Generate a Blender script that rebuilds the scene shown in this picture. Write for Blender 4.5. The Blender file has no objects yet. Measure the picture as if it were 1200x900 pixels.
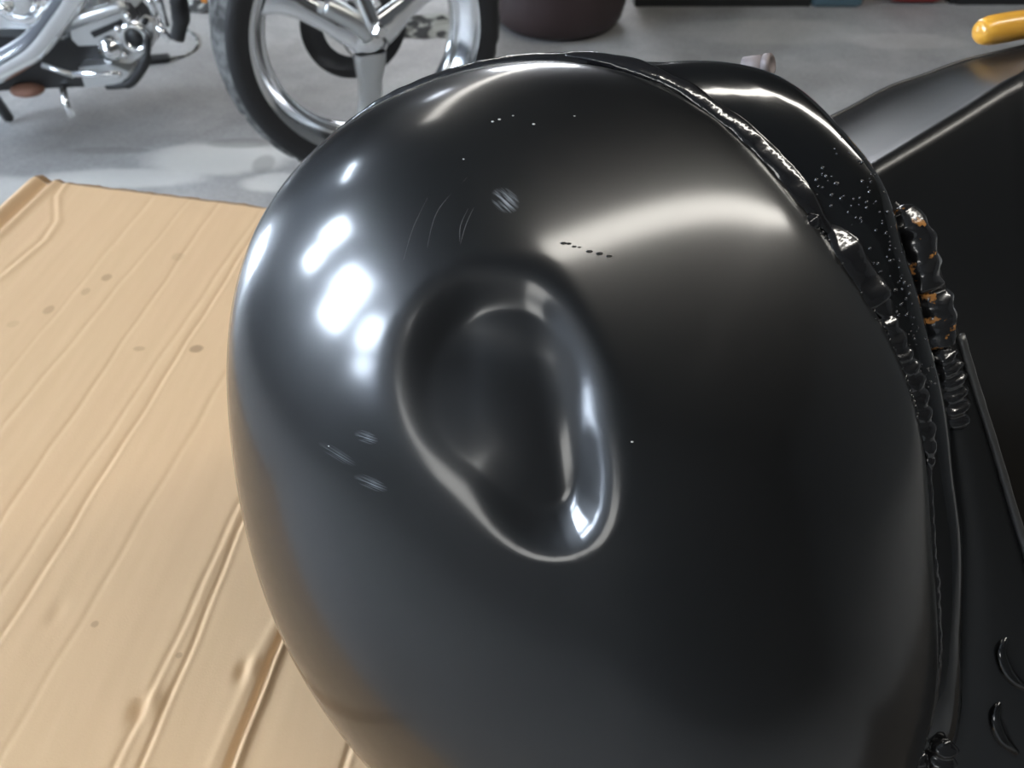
import bpy, bmesh, math, random
import numpy as np
from mathutils import Vector, Matrix, noise
sc = bpy.context.scene
COL = sc.collection
random.seed(7); rng = np.random.default_rng(7)
PI = math.pi

# ------------------------------------------------------------------ camera
cd = bpy.data.cameras.new('camera'); cam = bpy.data.objects.new('camera', cd); COL.objects.link(cam)
cam.location = (0, 0, 1.05); cam.rotation_euler = (math.radians(90 - 43), 0, 0)
cd.sensor_width = 36; cd.lens = 30; cd.clip_start = 0.02
cd.dof.use_dof = True; cd.dof.focus_distance = 0.40; cd.dof.aperture_fstop = 14
sc.camera = cam
# ------------------------------------------------------------------ world, exposure
w = bpy.data.worlds.new('world'); sc.world = w; w.use_nodes = True
w.node_tree.nodes['Background'].inputs[0].default_value = (.55, .68, .9, 1)
w.node_tree.nodes['Background'].inputs[1].default_value = 1.0
sc.view_settings.view_transform = 'Standard'; sc.view_settings.look = 'None'
sc.view_settings.exposure = 0.68; sc.view_settings.gamma = 1.0
FIX = 12.5      # radiance of the ceiling tubes
PANE = 50.0     # radiance of the daylit panes
EXTRA = 1.0

# ------------------------------------------------------------------ materials
def mat(name, col=(.5, .5, .5), rough=.5, metal=0., spec=.5, coat=0., coat_rough=.1):
    m = bpy.data.materials.new(name); m.use_nodes = True
    b = m.node_tree.nodes['Principled BSDF']
    b.inputs['Base Color'].default_value = (*col, 1); b.inputs['Roughness'].default_value = rough
    b.inputs['Metallic'].default_value = metal; b.inputs['Specular IOR Level'].default_value = spec
    b.inputs['Coat Weight'].default_value = coat; b.inputs['Coat Roughness'].default_value = coat_rough
    return m
def N(m, t, **kw):
    n = m.node_tree.nodes.new(t)
    for k, v in kw.items():
        if k in n.inputs: n.inputs[k].default_value = v
        else: setattr(n, k, v)
    return n
def LK(m, a, b): m.node_tree.links.new(a, b)
def P(m): return m.node_tree.nodes['Principled BSDF']
def tex_noise(m, scale, detail=4, rough=.55, mapscale=(1, 1, 1), rot=(0, 0, 0), dist=0.):
    tc = N(m, 'ShaderNodeTexCoord'); mp = N(m, 'ShaderNodeMapping'); LK(m, tc.outputs['Object'], mp.inputs[0])
    mp.inputs['Scale'].default_value = mapscale; mp.inputs['Rotation'].default_value = rot
    n = N(m, 'ShaderNodeTexNoise'); LK(m, mp.outputs[0], n.inputs['Vector'])
    n.inputs['Scale'].default_value = scale; n.inputs['Detail'].default_value = detail
    n.inputs['Roughness'].default_value = rough; n.inputs['Distortion'].default_value = dist
    return n.outputs['Fac']
def ramp(m, fac, stops):
    r = N(m, 'ShaderNodeValToRGB'); LK(m, fac, r.inputs[0]); e = r.color_ramp.elements
    while len(e) < len(stops): e.new(.5)
    for k, (p, c) in enumerate(stops):
        e[k].position = p; e[k].color = (*c, 1) if len(c) == 3 else c
    return r.outputs[0]
def mixc(m, fac, a, b, mode='MIX'):
    x = N(m, 'ShaderNodeMix', data_type='RGBA', blend_type=mode)
    for s, v in ((0, fac), (6, a), (7, b)):
        if hasattr(v, 'is_linked'): LK(m, v, x.inputs[s])
        else: x.inputs[s].default_value = v if s == 0 else (*v, 1)
    return x.outputs[2]
def mth(m, op, a, b=None, clamp=False):
    x = N(m, 'ShaderNodeMath', operation=op); x.use_clamp = clamp
    for s, v in ((0, a), (1, b)):
        if v is None: continue
        if hasattr(v, 'is_linked'): LK(m, v, x.inputs[s])
        else: x.inputs[s].default_value = v
    return x.outputs[0]
def bump(m, h, strength=.3, dist=.001):
    b = N(m, 'ShaderNodeBump'); b.inputs['Strength'].default_value = strength; b.inputs['Distance'].default_value = dist
    LK(m, h, b.inputs['Height']); LK(m, b.outputs[0], P(m).inputs['Normal'])
def emit(name, col, s):
    m = bpy.data.materials.new(name); m.use_nodes = True; nt = m.node_tree; nt.nodes.clear()
    e = nt.nodes.new('ShaderNodeEmission'); o = nt.nodes.new('ShaderNodeOutputMaterial')
    e.inputs[0].default_value = (*col, 1); e.inputs[1].default_value = s; nt.links.new(e.outputs[0], o.inputs[0])
    return m

M = {}
M['chrome'] = mat('chrome', (.86, .87, .88), .13, 1.)
M['brushed'] = mat('brushed_alloy', (.62, .63, .63), .34, 1.)
M['rubber'] = mat('black_rubber', (.012, .012, .013), .55)
M['blackmetal'] = mat('black_enamel', (.012, .012, .013), .4)
M['steel'] = mat('dull_steel', (.24, .205, .20), .55, .3)
M['tube'] = emit('tube_light', (1., .96, .88), FIX)
M['tube_back'] = emit('tube_light_back', (1., .96, .9), FIX * .55)
M['tube_cool'] = emit('tube_light_cool', (.8, .88, 1.), FIX)
M['pane'] = emit('daylit_pane', (.72, .84, 1.), PANE)
M['fixture'] = mat('white_enamel', (.8, .8, .78), .4)
M['wall'] = mat('painted_wall', (.085, .085, .082), .8)
M['wall_pale'] = mat('pale_blue_wall_paint', (.17, .19, .225), .7)
M['pane_back'] = emit('back_pane', (.9, .93, 1.), 11.)
M['pane_dim'] = emit('shaded_pane', (.62, .76, 1.), 2.2)
M['pane_low'] = emit('daylit_low_pane', (.95, .95, .92), 4.)
bump(M['wall'], tex_noise(M['wall'], 60), .1, .002)
M['ceiling'] = mat('ceiling_board', (.085, .085, .083), .9)
M['door'] = mat('garage_door_paint', (.45, .45, .44), .5)
M['reflector'] = mat('amber_plastic', (.75, .28, .05), .2)
M['rust'] = mat('rusty_steel', (.2, .1, .07), .8)

def add_stains(m, col, stains, tint, wobble=220):
    sep = N(m, 'ShaderNodeSeparateXYZ'); LK(m, tc.outputs['Object'], sep.inputs[0])
    wob = tex_noise(m, wobble, 3)
    for (x, y, rx, ry, s) in stains:
        dx = mth(m, 'DIVIDE', mth(m, 'SUBTRACT', sep.outputs[0], x), rx)
        dy = mth(m, 'DIVIDE', mth(m, 'SUBTRACT', sep.outputs[1], y), ry)
        d = mth(m, 'ADD', mth(m, 'ADD', mth(m, 'MULTIPLY', dx, dx), mth(m, 'MULTIPLY', dy, dy)), mth(m, 'MULTIPLY', wob, .6))
        mr = N(m, 'ShaderNodeMapRange', interpolation_type='SMOOTHSTEP'); LK(m, d, mr.inputs[0])
        mr.inputs[1].default_value = 1.5; mr.inputs[2].default_value = .75; mr.inputs[3].default_value = 0; mr.inputs[4].default_value = s
        col = mixc(m, mr.outputs[0], col, tint)
    return col
# concrete
m = M['floor'] = mat('sealed_concrete', (.3, .3, .29), .55, spec=.35)
a = tex_noise(m, 2.2, 6, .62, dist=.6); b = tex_noise(m, 9, 5, .6); c = tex_noise(m, 90, 3, .6)
col = ramp(m, a, [(.3, (.25, .245, .235)), (.5, (.36, .355, .345)), (.7, (.50, .50, .485))])
col = mixc(m, ramp(m, b, [(.45, (0, 0, 0)), (.72, (.5, .5, .5))]), col, (.23, .228, .215))
col = mixc(m, .25, col, ramp(m, c, [(.3, (.2, .2, .2)), (.7, (.52, .52, .52))]))
tc = N(m, 'ShaderNodeTexCoord')
FLOOR_STAINS = [(-.74, 1.96, .20, .09, .8), (-.95, 1.86, .22, .05, .7), (-.56, 1.84, .10, .05, .6), (-1.3, 1.80, .25, .08, .5), (.85, 2.80, .35, .12, .25), (1.25, 2.72, .2, .07, .3)]
col = add_stains(m, col, FLOOR_STAINS, (.66, .65, .61), 14)
col = add_stains(m, col, [(-.70, 2.04, .10, .03, .5), (-.62, 1.93, .03, .05, .4), (-1.03, 2.0, .12, .02, .4), (-1.2, 2.42, .03, .03, .5)], (.17, .165, .15), 14)
LK(m, col, P(m).inputs['Base Color']); bump(m, c, .15, .002)
# wood bench
m = M['bench'] = mat('bench_plywood', (.35, .23, .13), .6)
LK(m, ramp(m, tex_noise(m, 6, 5, mapscale=(1, 12, 1)), [(.3, (.035, .028, .022)), (.7, (.06, .05, .04))]), P(m).inputs['Base Color'])
# cardboard (object y runs along the flutes)
m = M['card'] = mat('kraft_cardboard', (.60, .405, .225), .75, spec=.25)
fib = tex_noise(m, 40, 4, .6, mapscale=(3, .35, 1)); blot = tex_noise(m, 5, 4, .6)
fine = tex_noise(m, 700, 2, .5)
STAINS = []   # (x, y, rx, ry, strength), filled below
M['card_core'] = mat('cardboard_core', (.30, .185, .095), .85, spec=.2)
# black paints
def black(name, rough, coat_rough, coat=1., scr=0.):
    m = mat(name, (.0042, .0044, .0046), rough, 0, .5, coat, coat_rough)
    return m
M['satin'] = black('satin_black_paint', .33, .145); M['satin'].node_tree.nodes['Principled BSDF'].inputs['Specular IOR Level'].default_value = .30
M['gloss'] = black('glossy_black_paint', .16, .06)
M['side'] = black('dull_black_paint', .36, .3, .5)
m = M['weld'] = mat('painted_weld', (.008, .008, .009), .2, 0, .5, 1., .07)
LK(m, ramp(m, tex_noise(m, 130, 3, .5), [(.3, (0, 0, 0)), (.7, (1, 1, 1))]), N(m, 'ShaderNodeBump', **{'Strength': .25, 'Distance': .0008}).inputs['Height'])
bn = [q for q in m.node_tree.nodes if q.type == 'BUMP'][0]
LK(m, bn.outputs[0], P(m).inputs['Normal']); LK(m, bn.outputs[0], P(m).inputs['Coat Normal'])
m = M['weld_rust'] = mat('rusting_weld', (.01, .01, .011), .25, 0, .5, 1., .08)
rf = ramp(m, tex_noise(m, 150, 3, .6), [(.60, (0, 0, 0)), (.66, (1, 1, 1))])
LK(m, mixc(m, rf, (.009, .009, .01), (.42, .19, .05)), P(m).inputs['Base Color'])
inv = mth(m, 'SUBTRACT', 1., rf); LK(m, inv, P(m).inputs['Coat Weight'])
bn = N(m, 'ShaderNodeBump', **{'Strength': .3, 'Distance': .001}); LK(m, tex_noise(m, 170, 3, .5), bn.inputs['Height'])
LK(m, bn.outputs[0], P(m).inputs['Normal']); LK(m, bn.outputs[0], P(m).inputs['Coat Normal'])
M['rawedge'] = mat('scraped_steel_edge', (.10, .10, .10), .38, .7)
M['speck'] = mat('grey_speck', (.55, .55, .53), .7)
M['yellow'] = mat('amber_handle_plastic', (.72, .36, .045), .28, 0, .5, .6, .15)
M['maroon'] = mat('maroon_plastic', (.035, .02, .02), .5)
M['cabinet'] = mat('slate_enamel', (.06, .075, .08), .45)
M['bluepaint'] = mat('blue_enamel', (.07, .12, .15), .45)
M['red'] = mat('red_enamel', (.25, .02, .02), .35)
M['rag'] = mat('grey_cloth', (.30, .31, .28), .95)
LK(M['rag'], ramp(M['rag'], tex_noise(M['rag'], 22, 2, .5), [(.46, (.05, .05, .05)), (.54, (.36, .37, .34))]), P(M['rag']).inputs['Base Color'])
m = M['tread'] = mat('dusty_tread', (.10, .10, .098), .8)
LK(m, ramp(m, tex_noise(m, 28, 4, .6), [(.4, (.035, .035, .034)), (.65, (.17, .17, .165))]), P(m).inputs['Base Color'])

# ------------------------------------------------------------------ mesh helpers
def wloc(o):
    v = Vector((0, 0, 0))
    while o: v += o.location; o = o.parent
    return v
def obj(name, verts, faces, mt, parent=None, smooth=True, loc=None):
    """verts in world coordinates; linked as one mesh under parent (or at loc)"""
    off = wloc(parent) if parent else Vector(loc or (0, 0, 0))
    v = np.asarray(verts, float).reshape(-1, 3) - np.array(off)
    me = bpy.data.meshes.new(name); me.from_pydata(v.tolist(), [], [list(f) for f in faces])
    me.update()
    if smooth: me.polygons.foreach_set('use_smooth', [True] * len(me.polygons))
    bm = bmesh.new(); bm.from_mesh(me); bmesh.ops.recalc_face_normals(bm, faces=bm.faces); bm.to_mesh(me); bm.free()
    me.materials.append(mt)
    o = bpy.data.objects.new(name, me); COL.objects.link(o)
    if parent: o.parent = parent
    elif loc: o.location = loc
    return o
def root(name, loc, label, cat, group=None):
    o = bpy.data.objects.new(name, None); COL.objects.link(o); o.location = loc; o.empty_display_size = .05
    o['label'] = label; o['category'] = cat
    if group: o['group'] = group
    return o
def tag(o, label, cat, group=None):
    o['label'] = label; o['category'] = cat
    if group: o['group'] = group
    return o
def struct(o): o['kind'] = 'structure'; return o
def grid(nu, nv, cu=False, cv=False):
    f = []
    for i in range(nu if cu else nu - 1):
        for j in range(nv if cv else nv - 1):
            i2, j2 = (i + 1) % nu, (j + 1) % nv
            f.append((i * nv + j, i * nv + j2, i2 * nv + j2, i2 * nv + j))
    return f
class MB:
    def __init__(s): s.v = []; s.f = []
    def add(s, v, f):
        k = len(s.v); s.v += [tuple(map(float, q)) for q in v]; s.f += [tuple(i + k for i in q) for q in f]; return s
    def box(s, c, d, rz=0., bev=0.):
        c = np.array(c, float); d = np.array(d, float) / 2
        pts = []
        if bev <= 0:
            for z in (-1, 1):
                for x, y in ((-1, -1), (1, -1), (1, 1), (-1, 1)): pts.append((x * d[0], y * d[1], z * d[2]))
            f = [(0, 3, 2, 1), (4, 5, 6, 7), (0, 1, 5, 4), (1, 2, 6, 5), (2, 3, 7, 6), (3, 0, 4, 7)]
        else:
            rings = []
            for z, ins in ((-d[2], bev), (-d[2] + bev, 0), (d[2] - bev, 0), (d[2], bev)):
                for sx, sy in ((-1, -1), (1, -1), (1, 1), (-1, 1)):
                    x, y = sx * (d[0] - ins), sy * (d[1] - ins)
                    ex, ey = (bev * .7, 0), (0, bev * .7)
                    a = (x - sx * bev * .7, y, z); b = (x, y - sy * bev * .7, z)
                    pts += [a, b] if sx * sy < 0 else [b, a]
            f = []
            for k in range(3):
                for j in range(8): f.append((k * 8 + j, k * 8 + (j + 1) % 8, k * 8 + 8 + (j + 1) % 8, k * 8 + 8 + j))
            f += [tuple(range(7, -1, -1)), tuple(range(24, 32))]
        cs, sn = math.cos(rz), math.sin(rz)
        return s.add([(c[0] + x * cs - y * sn, c[1] + x * sn + y * cs, c[2] + z) for x, y, z in pts], f)
    def tube(s, path, r, n=12, cap=True, flat=1., upv=(0, 0, 1)):
        path = np.array(path, float); m = len(path)
        r = np.full(m, r) if np.isscalar(r) else np.array(r, float)
        T = np.gradient(path, axis=0); T /= np.linalg.norm(T, axis=1, keepdims=True)
        u = np.array(upv, float); v = []
        for k in range(m):
            a = u - T[k] * (u @ T[k])
            if np.linalg.norm(a) < 1e-4: a = np.array((1, .1, 0)) - T[k] * T[k][0]
            a /= np.linalg.norm(a); b = np.cross(T[k], a)
            for j in range(n):
                t = 2 * PI * j / n; v.append(path[k] + r[k] * (a * math.cos(t) * flat + b * math.sin(t)))
        f = grid(m, n, False, True)
        if cap:
            f.append(tuple(range(n))); f.append(tuple(range((m - 1) * n, m * n)))
        return s.add(v, f)
    def lathe(s, c, ax, prof, n=48, arc=None, phase=0.):
        """prof: (radius, along-axis) pairs"""
        c = np.array(c, float); ax = np.array(ax, float); ax /= np.linalg.norm(ax)
        a = np.cross(ax, (0, 0, 1.)); 
        if np.linalg.norm(a) < 1e-3: a = np.array((1., 0, 0))
        a /= np.linalg.norm(a); b = np.cross(a, ax)
        v = []
        for (r, h) in prof:
            for j in range(n):
                t = 2 * PI * j / n + phase; v.append(c + ax * h + r * (a * math.cos(t) + b * math.sin(t)))
        f = grid(len(prof), n, False, True)
        return s.add(v, f)
    def prism(s, poly, d):
        """poly: world points, extruded by vector d"""
        n = len(poly); p = [np.array(q, float) for q in poly]
        v = p + [q + np.array(d, float) for q in p]
        f = [tuple(range(n - 1, -1, -1)), tuple(range(n, 2 * n))] + [(i, (i + 1) % n, n + (i + 1) % n, n + i) for i in range(n)]
        return s.add(v, f)
    def ell(s, c, r, n=10, m=6, rot=None):
        v = []
        for i in range(m + 1):
            t = PI * i / m
            for j in range(n):
                p = 2 * PI * j / n
                q = np.array((r[0] * math.sin(t) * math.cos(p), r[1] * math.sin(t) * math.sin(p), r[2] * math.cos(t)))
                if rot is not None: q = rot @ q
                v.append(np.array(c) + q)
        return s.add(v, grid(m + 1, n, False, True))
    def build(s, name, mt, parent=None, smooth=True, loc=None): return obj(name, s.v, s.f, mt, parent, smooth, loc)
def spline(pts, n):
    p = np.array(pts, float); m = len(p); out = []
    for k in range(n):
        t = k / (n - 1) * (m - 1); i = min(int(t), m - 2); u = t - i
        a, b, c, d = p[max(i - 1, 0)], p[i], p[i + 1], p[min(i + 2, m - 1)]
        out.append(.5 * ((2 * b) + (c - a) * u + (2 * a - 5 * b + 4 * c - d) * u * u + (3 * b - a - 3 * c + d) * u ** 3))
    return np.array(out)
def sst(x): x = np.clip(x, 0, 1); return x * x * (3 - 2 * x)

# ------------------------------------------------------------------ the room
X0, X1, Y0, Y1, ZC = -4.0, 4.0, -2.5, 7.0, 2.9
struct(MB().box((0, 1.5, -.05), (8.4, 11.4, .1)).build('floor', M['floor'], None, False))
struct(MB().box((0, 1.5, ZC + .05), (8.4, 11.4, .1)).build('ceiling', M['ceiling'], None, False))
struct(MB().box((X0 - .1, 1.5, ZC / 2), (.2, 11.4, ZC))  .build('wall_left', M['wall_pale'], None, False))
struct(MB().box((X1 + .1, 1.5, ZC / 2), (.2, 11.4, ZC)).build('wall_right', M['wall'], None, False))
struct(MB().box((0, Y1 + .1, ZC / 2), (8, .2, ZC)).build('wall_back', M['wall'], None, False))
struct(MB().box((0, Y0 - .1, ZC / 2), (8, .2, ZC)).build('wall_front', M['wall'], None, False))
def window(k, y, z, wy, hz):
    o = struct(MB().box((X0 + .012, y, z), (.02, wy, hz)).build('window_%d' % k, M['pane'], None, False))
    t = .035; f = MB()
    for dz in (-1, 1): f.box((X0 + .02, y, z + dz * (hz / 2 + t / 2)), (.04, wy + 2 * t, t))
    for dy in (-1, 1): f.box((X0 + .02, y + dy * (wy / 2 + t / 2), z), (.04, t, hz))
    f.build('window_frame', M['fixture'], o, False)
PANES = [(.36, 2.56, .50, .42), (.28, 2.00, .36, .34), (-.92, 2.24, .62, .46), (-.94, 1.73, .50, .34), (-1.80, 1.90, .30, .46), (-1.95, 1.42, .26, .22),
         (2.9, .30, .6, .44)]
for k, a in enumerate(PANES): window(k + 1, a[0], a[1], a[2] * 1.15, a[3] * 1.12)
def end_window(k, x, y, z, wx, hz, mt):
    o = struct(MB().box((x, y, z), (wx, .02, hz)).build('window_%d' % k, mt, None, False)); f = MB()
    for dz in (-1, 1): f.box((x, y, z + dz * (hz / 2 + .02)), (wx + .08, .04, .04))
    for dx in (-1, 1): f.box((x + dx * (wx / 2 + .02), y, z), (.04, .04, hz))
    f.build('window_frame', M['fixture'], o, False)
end_window(8, -1.75, Y0 + .022, 1.38, .95, .60, M['pane_low'])
window(10, -2.18, 1.40, .46, .60); bpy.data.objects['window_10'].data.materials[0] = M['pane_dim']
end_window(9, -.05, Y1 - .022, 2.25, 1.5, 1.0, M['pane_back'])
def fixture(c, L, rz, label, lamp):
    r = root('ceiling_light', c, label, 'ceiling light')
    MB().box((c[0], c[1], c[2] - .03), (L, .26, .06), rz, .01).build('housing', M['fixture'], r, False)
    MB().box((c[0], c[1], c[2] - .075), (L - .06, .20, .03), rz, .008).build('diffuser', lamp, r, False)
fixture((1.52, .29, ZC), 3.8, math.radians(30), 'long white ceiling light right above the black tank', M['tube'])
fixture((-.66, 4.0, ZC), 4.8, math.radians(77), 'longest white ceiling light reaching to the back of the garage', M['tube_back'])
fixture((-1.45, 3.9, ZC), .7, math.radians(77), 'short bluish ceiling light beside the longest light', M['tube_cool'])
fixture((-3.25, 1.84, ZC), .7, math.radians(30), 'short bluish ceiling light near the left wall windows', M['pane'])

# ------------------------------------------------------------------ bench and cardboard sheet
br = root('workbench', (.1, .45, 0), 'low dark workbench under the cardboard sheet', 'workbench')
CT = .5      # top of the cardboard
corner = np.array((-.6136, .972, CT)); dtop = np.array((.3026, -.0676, 0)); dtop /= np.linalg.norm(dtop)
dfl = np.array((-.1436, -.990, 0)); dfl = np.array((-.14, -.99, 0)); dfl /= np.linalg.norm(dfl)
th = .007
def cp(s, t, z=0): return corner + dtop * s + dfl * t + np.array((0, 0, z))
S_, T_ = .84, .80
SB = 1.5
bp = [cp(.04, .05), cp(SB - .05, .05), cp(SB - .05, T_ - .05), cp(.04, T_ - .05)]
MB().prism([(q[0], q[1], .45) for q in bp], (0, 0, CT - th - .001 - .45)).build('bench_top', M['bench'], br, False)
for q in (cp(.12, .14), cp(SB - .14, .14), cp(SB - .14, T_ - .14), cp(.12, T_ - .14)):
    MB().box((q[0], q[1], .225), (.07, .07, .45), -.2).build('leg', M['bench'], br, False)
for a, b in ((.14, .14), (T_ - .14, T_ - .14)):
    p, q = cp(.14, a), cp(SB - .16, b)
    MB().prism([(p[0], p[1], .36), (q[0], q[1], .36), (q[0], q[1], .44), (p[0], p[1], .44)], (0, .03, 0)).build('apron', M['bench'], br, False)

# relief across the flutes: crease lines given by s at t (their near ends may drift)
def st(x, y):
    A = np.array([[dtop[0], dfl[0]], [dtop[1], dfl[1]]]); return np.linalg.solve(A, np.array((x, y)) - corner[:2])
def crease_line(p, q):
    a, b = st(*p), st(*q); k = (b[0] - a[0]) / (b[1] - a[1]); return a[0] - k * a[1], k
CRE = []   # s0, slope, width, depth, profile
def cre(p, q, wid, dep): s0, k = crease_line(p, q); CRE.append((s0, k, wid, dep))
cre((-.2377, .2309), (-.2179, .424), .0020, -.0013)
cre((-.2345, .2309), (-.2150, .424), .0022, .0007)
cre((-.2540, .2309), (-.2279, .424), .0022, -.0008)
cre((-.2500, .2309), (-.2240, .424), .0022, .0006)
cre((-.1817, .2309), (-.1664, .3207), .0026, -.0034)
cre((-.1765, .2309), (-.1618, .3207), .0020, .0026)
cre((-.1925, .2309), (-.1760, .3207), .0035, .0008)
cre((-.1088, .2309), (-.0950, .30), .002, -.0016)
cre((-.1050, .2309), (-.0915, .30), .002, .0010)
cre((-.4131, .4318), (-.3993, .5554), .0024, -.0006)
cre((-.3673, .3241), (-.3375, .5554), .0024, -.0008)
cre((-.3640, .3241), (-.3345, .5554), .0024, .0004)
cre((-.3480, .60), (-.318, .80), .0026, -.0005)
cre((-.4550, .55), (-.4000, .90), .0026, -.0005)
cre((-.3050, .40), (-.26, .70), .0026, -.0005)
cre((-.4900, .55), (-.4600, .80), .0026, -.0004)
ns, nt = 640, 280
sv = np.concatenate([np.linspace(0, .72, ns - 60), np.linspace(.722, S_, 60)]); tv = np.linspace(0, T_, nt)
SS, TT = np.meshgrid(sv, tv, indexing='ij')
Z = np.zeros_like(SS)
ph = rng.uniform(0, 6.28, 8)
Z += 0.00010 * np.sin(SS * 2 * PI / .0335 + ph[0] + .6 * np.sin(TT * 5)) + 0.00008 * np.sin(SS * 2 * PI / .051 + ph[1] + TT * 2) + 0.00004 * np.sin(SS * 2 * PI / .0145 + ph[2])
Z += .0006 * np.sin(SS * 7 + TT * 4)
for (s0, k, wd, dp) in CRE:
    d = SS - (s0 + k * TT); wv = .0007 * np.sin(TT * 37 + s0 * 90) + .0004 * np.sin(TT * 91 + s0 * 300)
    Z += dp * np.exp(-((d + wv) / wd) ** 2)
for (x, y, rr, dp) in ((-.2504, .2706, .006, -.004), (-.2440, .2740, .006, .003), (-.1869, .2984, .005, -.0035), (-.1815, .300, .005, .0025), (-.335, .345, .006, -.0012)):
    a = st(x, y); Z += dp * np.exp(-(((SS - a[0]) / rr) ** 2 + ((TT - a[1]) / (rr * 1.6)) ** 2))
# the rolled, crushed left border and the curved score beside it
Z += .0055 * np.exp(-((SS - .010) / .008) ** 2) - .004 * np.exp(-((SS - .024) / .006) ** 2) + .003 * np.exp(-((SS - .036) / .007) ** 2)
sc_curve = .045 + .055 * sst(TT / .16) - .02 * np.exp(-((TT - .10) / .05) ** 2) + .3 * np.clip(TT - .12, 0, .2) * 0
sc_curve = np.interp(TT, [0, .03, .08, .12, .2, .3], [.047, .052, .083, .090, .080, .062])
Z += -.0009 * np.exp(-((SS - sc_curve) / .0035) ** 2) * (TT < .34)
Z += .0012 * np.exp(-((SS - sc_curve - .006) / .0045) ** 2) * (TT < .34)
# flat under the tank
tx, ty = st(.06, .30); Z *= 1 - .9 * np.exp(-(((SS - tx) / .16) ** 2 + ((TT - ty) / .14) ** 2) ** 2)
Z -= .0006
edge = .0016 * np.array([noise.noise(Vector((s * 40, 3, 0))) for s in sv])
V = corner + SS[..., None] * dtop + TT[..., None] * dfl; V[..., 2] += Z
V[:, 0, :] += edge[:, None] * dfl
B_ = V.copy(); B_[..., 2] = CT - th
top = obj_verts = V.reshape(-1, 3)
croot = bpy.data.objects.new('cardboard_sheet', None); COL.objects.link(croot); croot.location = corner.tolist()
croot.location.z = CT - th
tag(croot, 'flattened tan cardboard box sheet with creases under the black tank', 'cardboard')
# object axes: x across the flutes, y along them -> stains are given in (s,t)
f = grid(ns, nt)
ring = [i * nt for i in range(ns)] + [(ns - 1) * nt + j for j in range(1, nt)] + [i * nt + nt - 1 for i in range(ns - 2, -1, -1)] + [j for j in range(nt - 2, 0, -1)]
def strip_local(x, y): return x - croot.location.x, y - croot.location.y
for (x, y, a, b_, s) in ((-.3125, .6418, .0075, .0062, .75), (-.4424, .7605, .006, .007, .5), (-.4560, .735, .005, .007, .35), (-.483, .7033, .006, .008, .45), (-.369, .6418, .0065, .004, .4), (-.376, .80, .008, .008, .22), (-.51, .68, .007, .006, .2), (-.3035, .335, .003, .003, .5), (-.235, .31, .0025, .0025, .5)):
    lx, ly = strip_local(x, y); STAINS.append((lx, ly, a, b_, s))
mc = M['card']
base = ramp(mc, fib, [(.2, (.60, .418, .245)), (.8, (.642, .450, .268))])
base = mixc(mc, ramp(mc, blot, [(.35, (0, 0, 0)), (.75, (.5, .5, .5))]), base, (.632, .423, .252))
tc = N(mc, 'ShaderNodeTexCoord')
LK(mc, add_stains(mc, base, STAINS, (.30, .195, .11)), P(mc).inputs['Base Color'])
bump(mc, mth(mc, 'ADD', fine, fib), .12, .0006)
obj('face_sheet', V.reshape(-1, 3), f, M['card'], croot)
rv = [V.reshape(-1, 3)[i] for i in ring]; nb = len(ring)
rb = [np.array((q[0], q[1], CT - th)) for q in rv]
obj('fluted_core', rv + rb, [(i, (i + 1) % nb, nb + (i + 1) % nb, nb + i) for i in range(nb)] + [tuple(range(nb, 2 * nb))], M['card_core'], croot, False)

te = []; ne = 240
for k in range(ne):
    s_ = S_ * k / (ne - 1); j = min(int(np.searchsorted(sv, s_)), ns - 1); a0 = V[j, 0]
    w_ = .0105 + .0040 * noise.noise(Vector((s_ * 30, 1, 0))) + .0016 * noise.noise(Vector((s_ * 140, 2, 0)))
    te += [a0 + np.array((0, 0, .0002)), a0 - dfl * w_ * .5 + np.array((0, 0, -.0012)), a0 - dfl * w_ + np.array((0, 0, -.0042)), a0 - dfl * w_ * .9 + np.array((0, 0, -.0058))]
obj('torn_edge', te, grid(ne, 4), M['card_core'], croot)['label'] = 'torn brown far edge of the cardboard'
# ------------------------------------------------------------------ the tank
TC = np.array((.05734, .28442, .72524)); tn = np.array((-.28867, -.86534, .40971))
t1 = np.array((.95341, -.22064, .20575)); t2 = np.array((-.08765, .45001, .88871)); tax = np.array((-.23944, -.92, .32894))
TH_, TP = .09321, 2.69377
RK = np.array([.13795, .1365, .14246, .16399, .19196, .21058, .22262, .21775, .21116, .21736, .22904, .24044, .24235, .2344, .20004, .15607])
FC = np.fft.rfft(RK) / 16
def seam_r(phi):
    phi = np.asarray(phi, float); o = np.zeros_like(phi) + FC[0].real
    for k in range(1, 9): o = o + (2 if k < 8 else 1) * (FC[k] * np.exp(1j * k * phi)).real
    return o
def loc3(a, b, c): return TC + np.multiply.outer(a, t1) + np.multiply.outer(b, t2) + np.multiply.outer(c, tn)
def rim(phi, dr=0., c=0.):
    r = seam_r(phi) + dr; return loc3(r * np.cos(phi), r * np.sin(phi), c + 0 * r)
tank = root('motorcycle_fuel_tank', (.05358, .2879, .5), 'satin black motorcycle fuel tank with a deep dent, lying on the cardboard', 'fuel tank')
nT, nP = 260, 420
tt = np.linspace(.004, PI / 2, nT); pp = np.linspace(0, 2 * PI, nP, endpoint=False)
R = seam_r(pp)
g = np.sin(tt) ** (2 / TP); cs_ = np.cos(tt) ** (2 / TP); cs_[-1] = 0
wgt = .85 * sst((np.cos(pp - .35) + .25) / 1.0)
h = (1 - wgt)[None] * cs_[:, None] + wgt[None] * (1 - g[:, None] ** 2.1)
D = TC + (g[:, None] * R[None])[..., None] * (np.cos(pp)[:, None] * t1 + np.sin(pp)[:, None] * t2)[None] + (TH_ * h)[..., None] * tax
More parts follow.
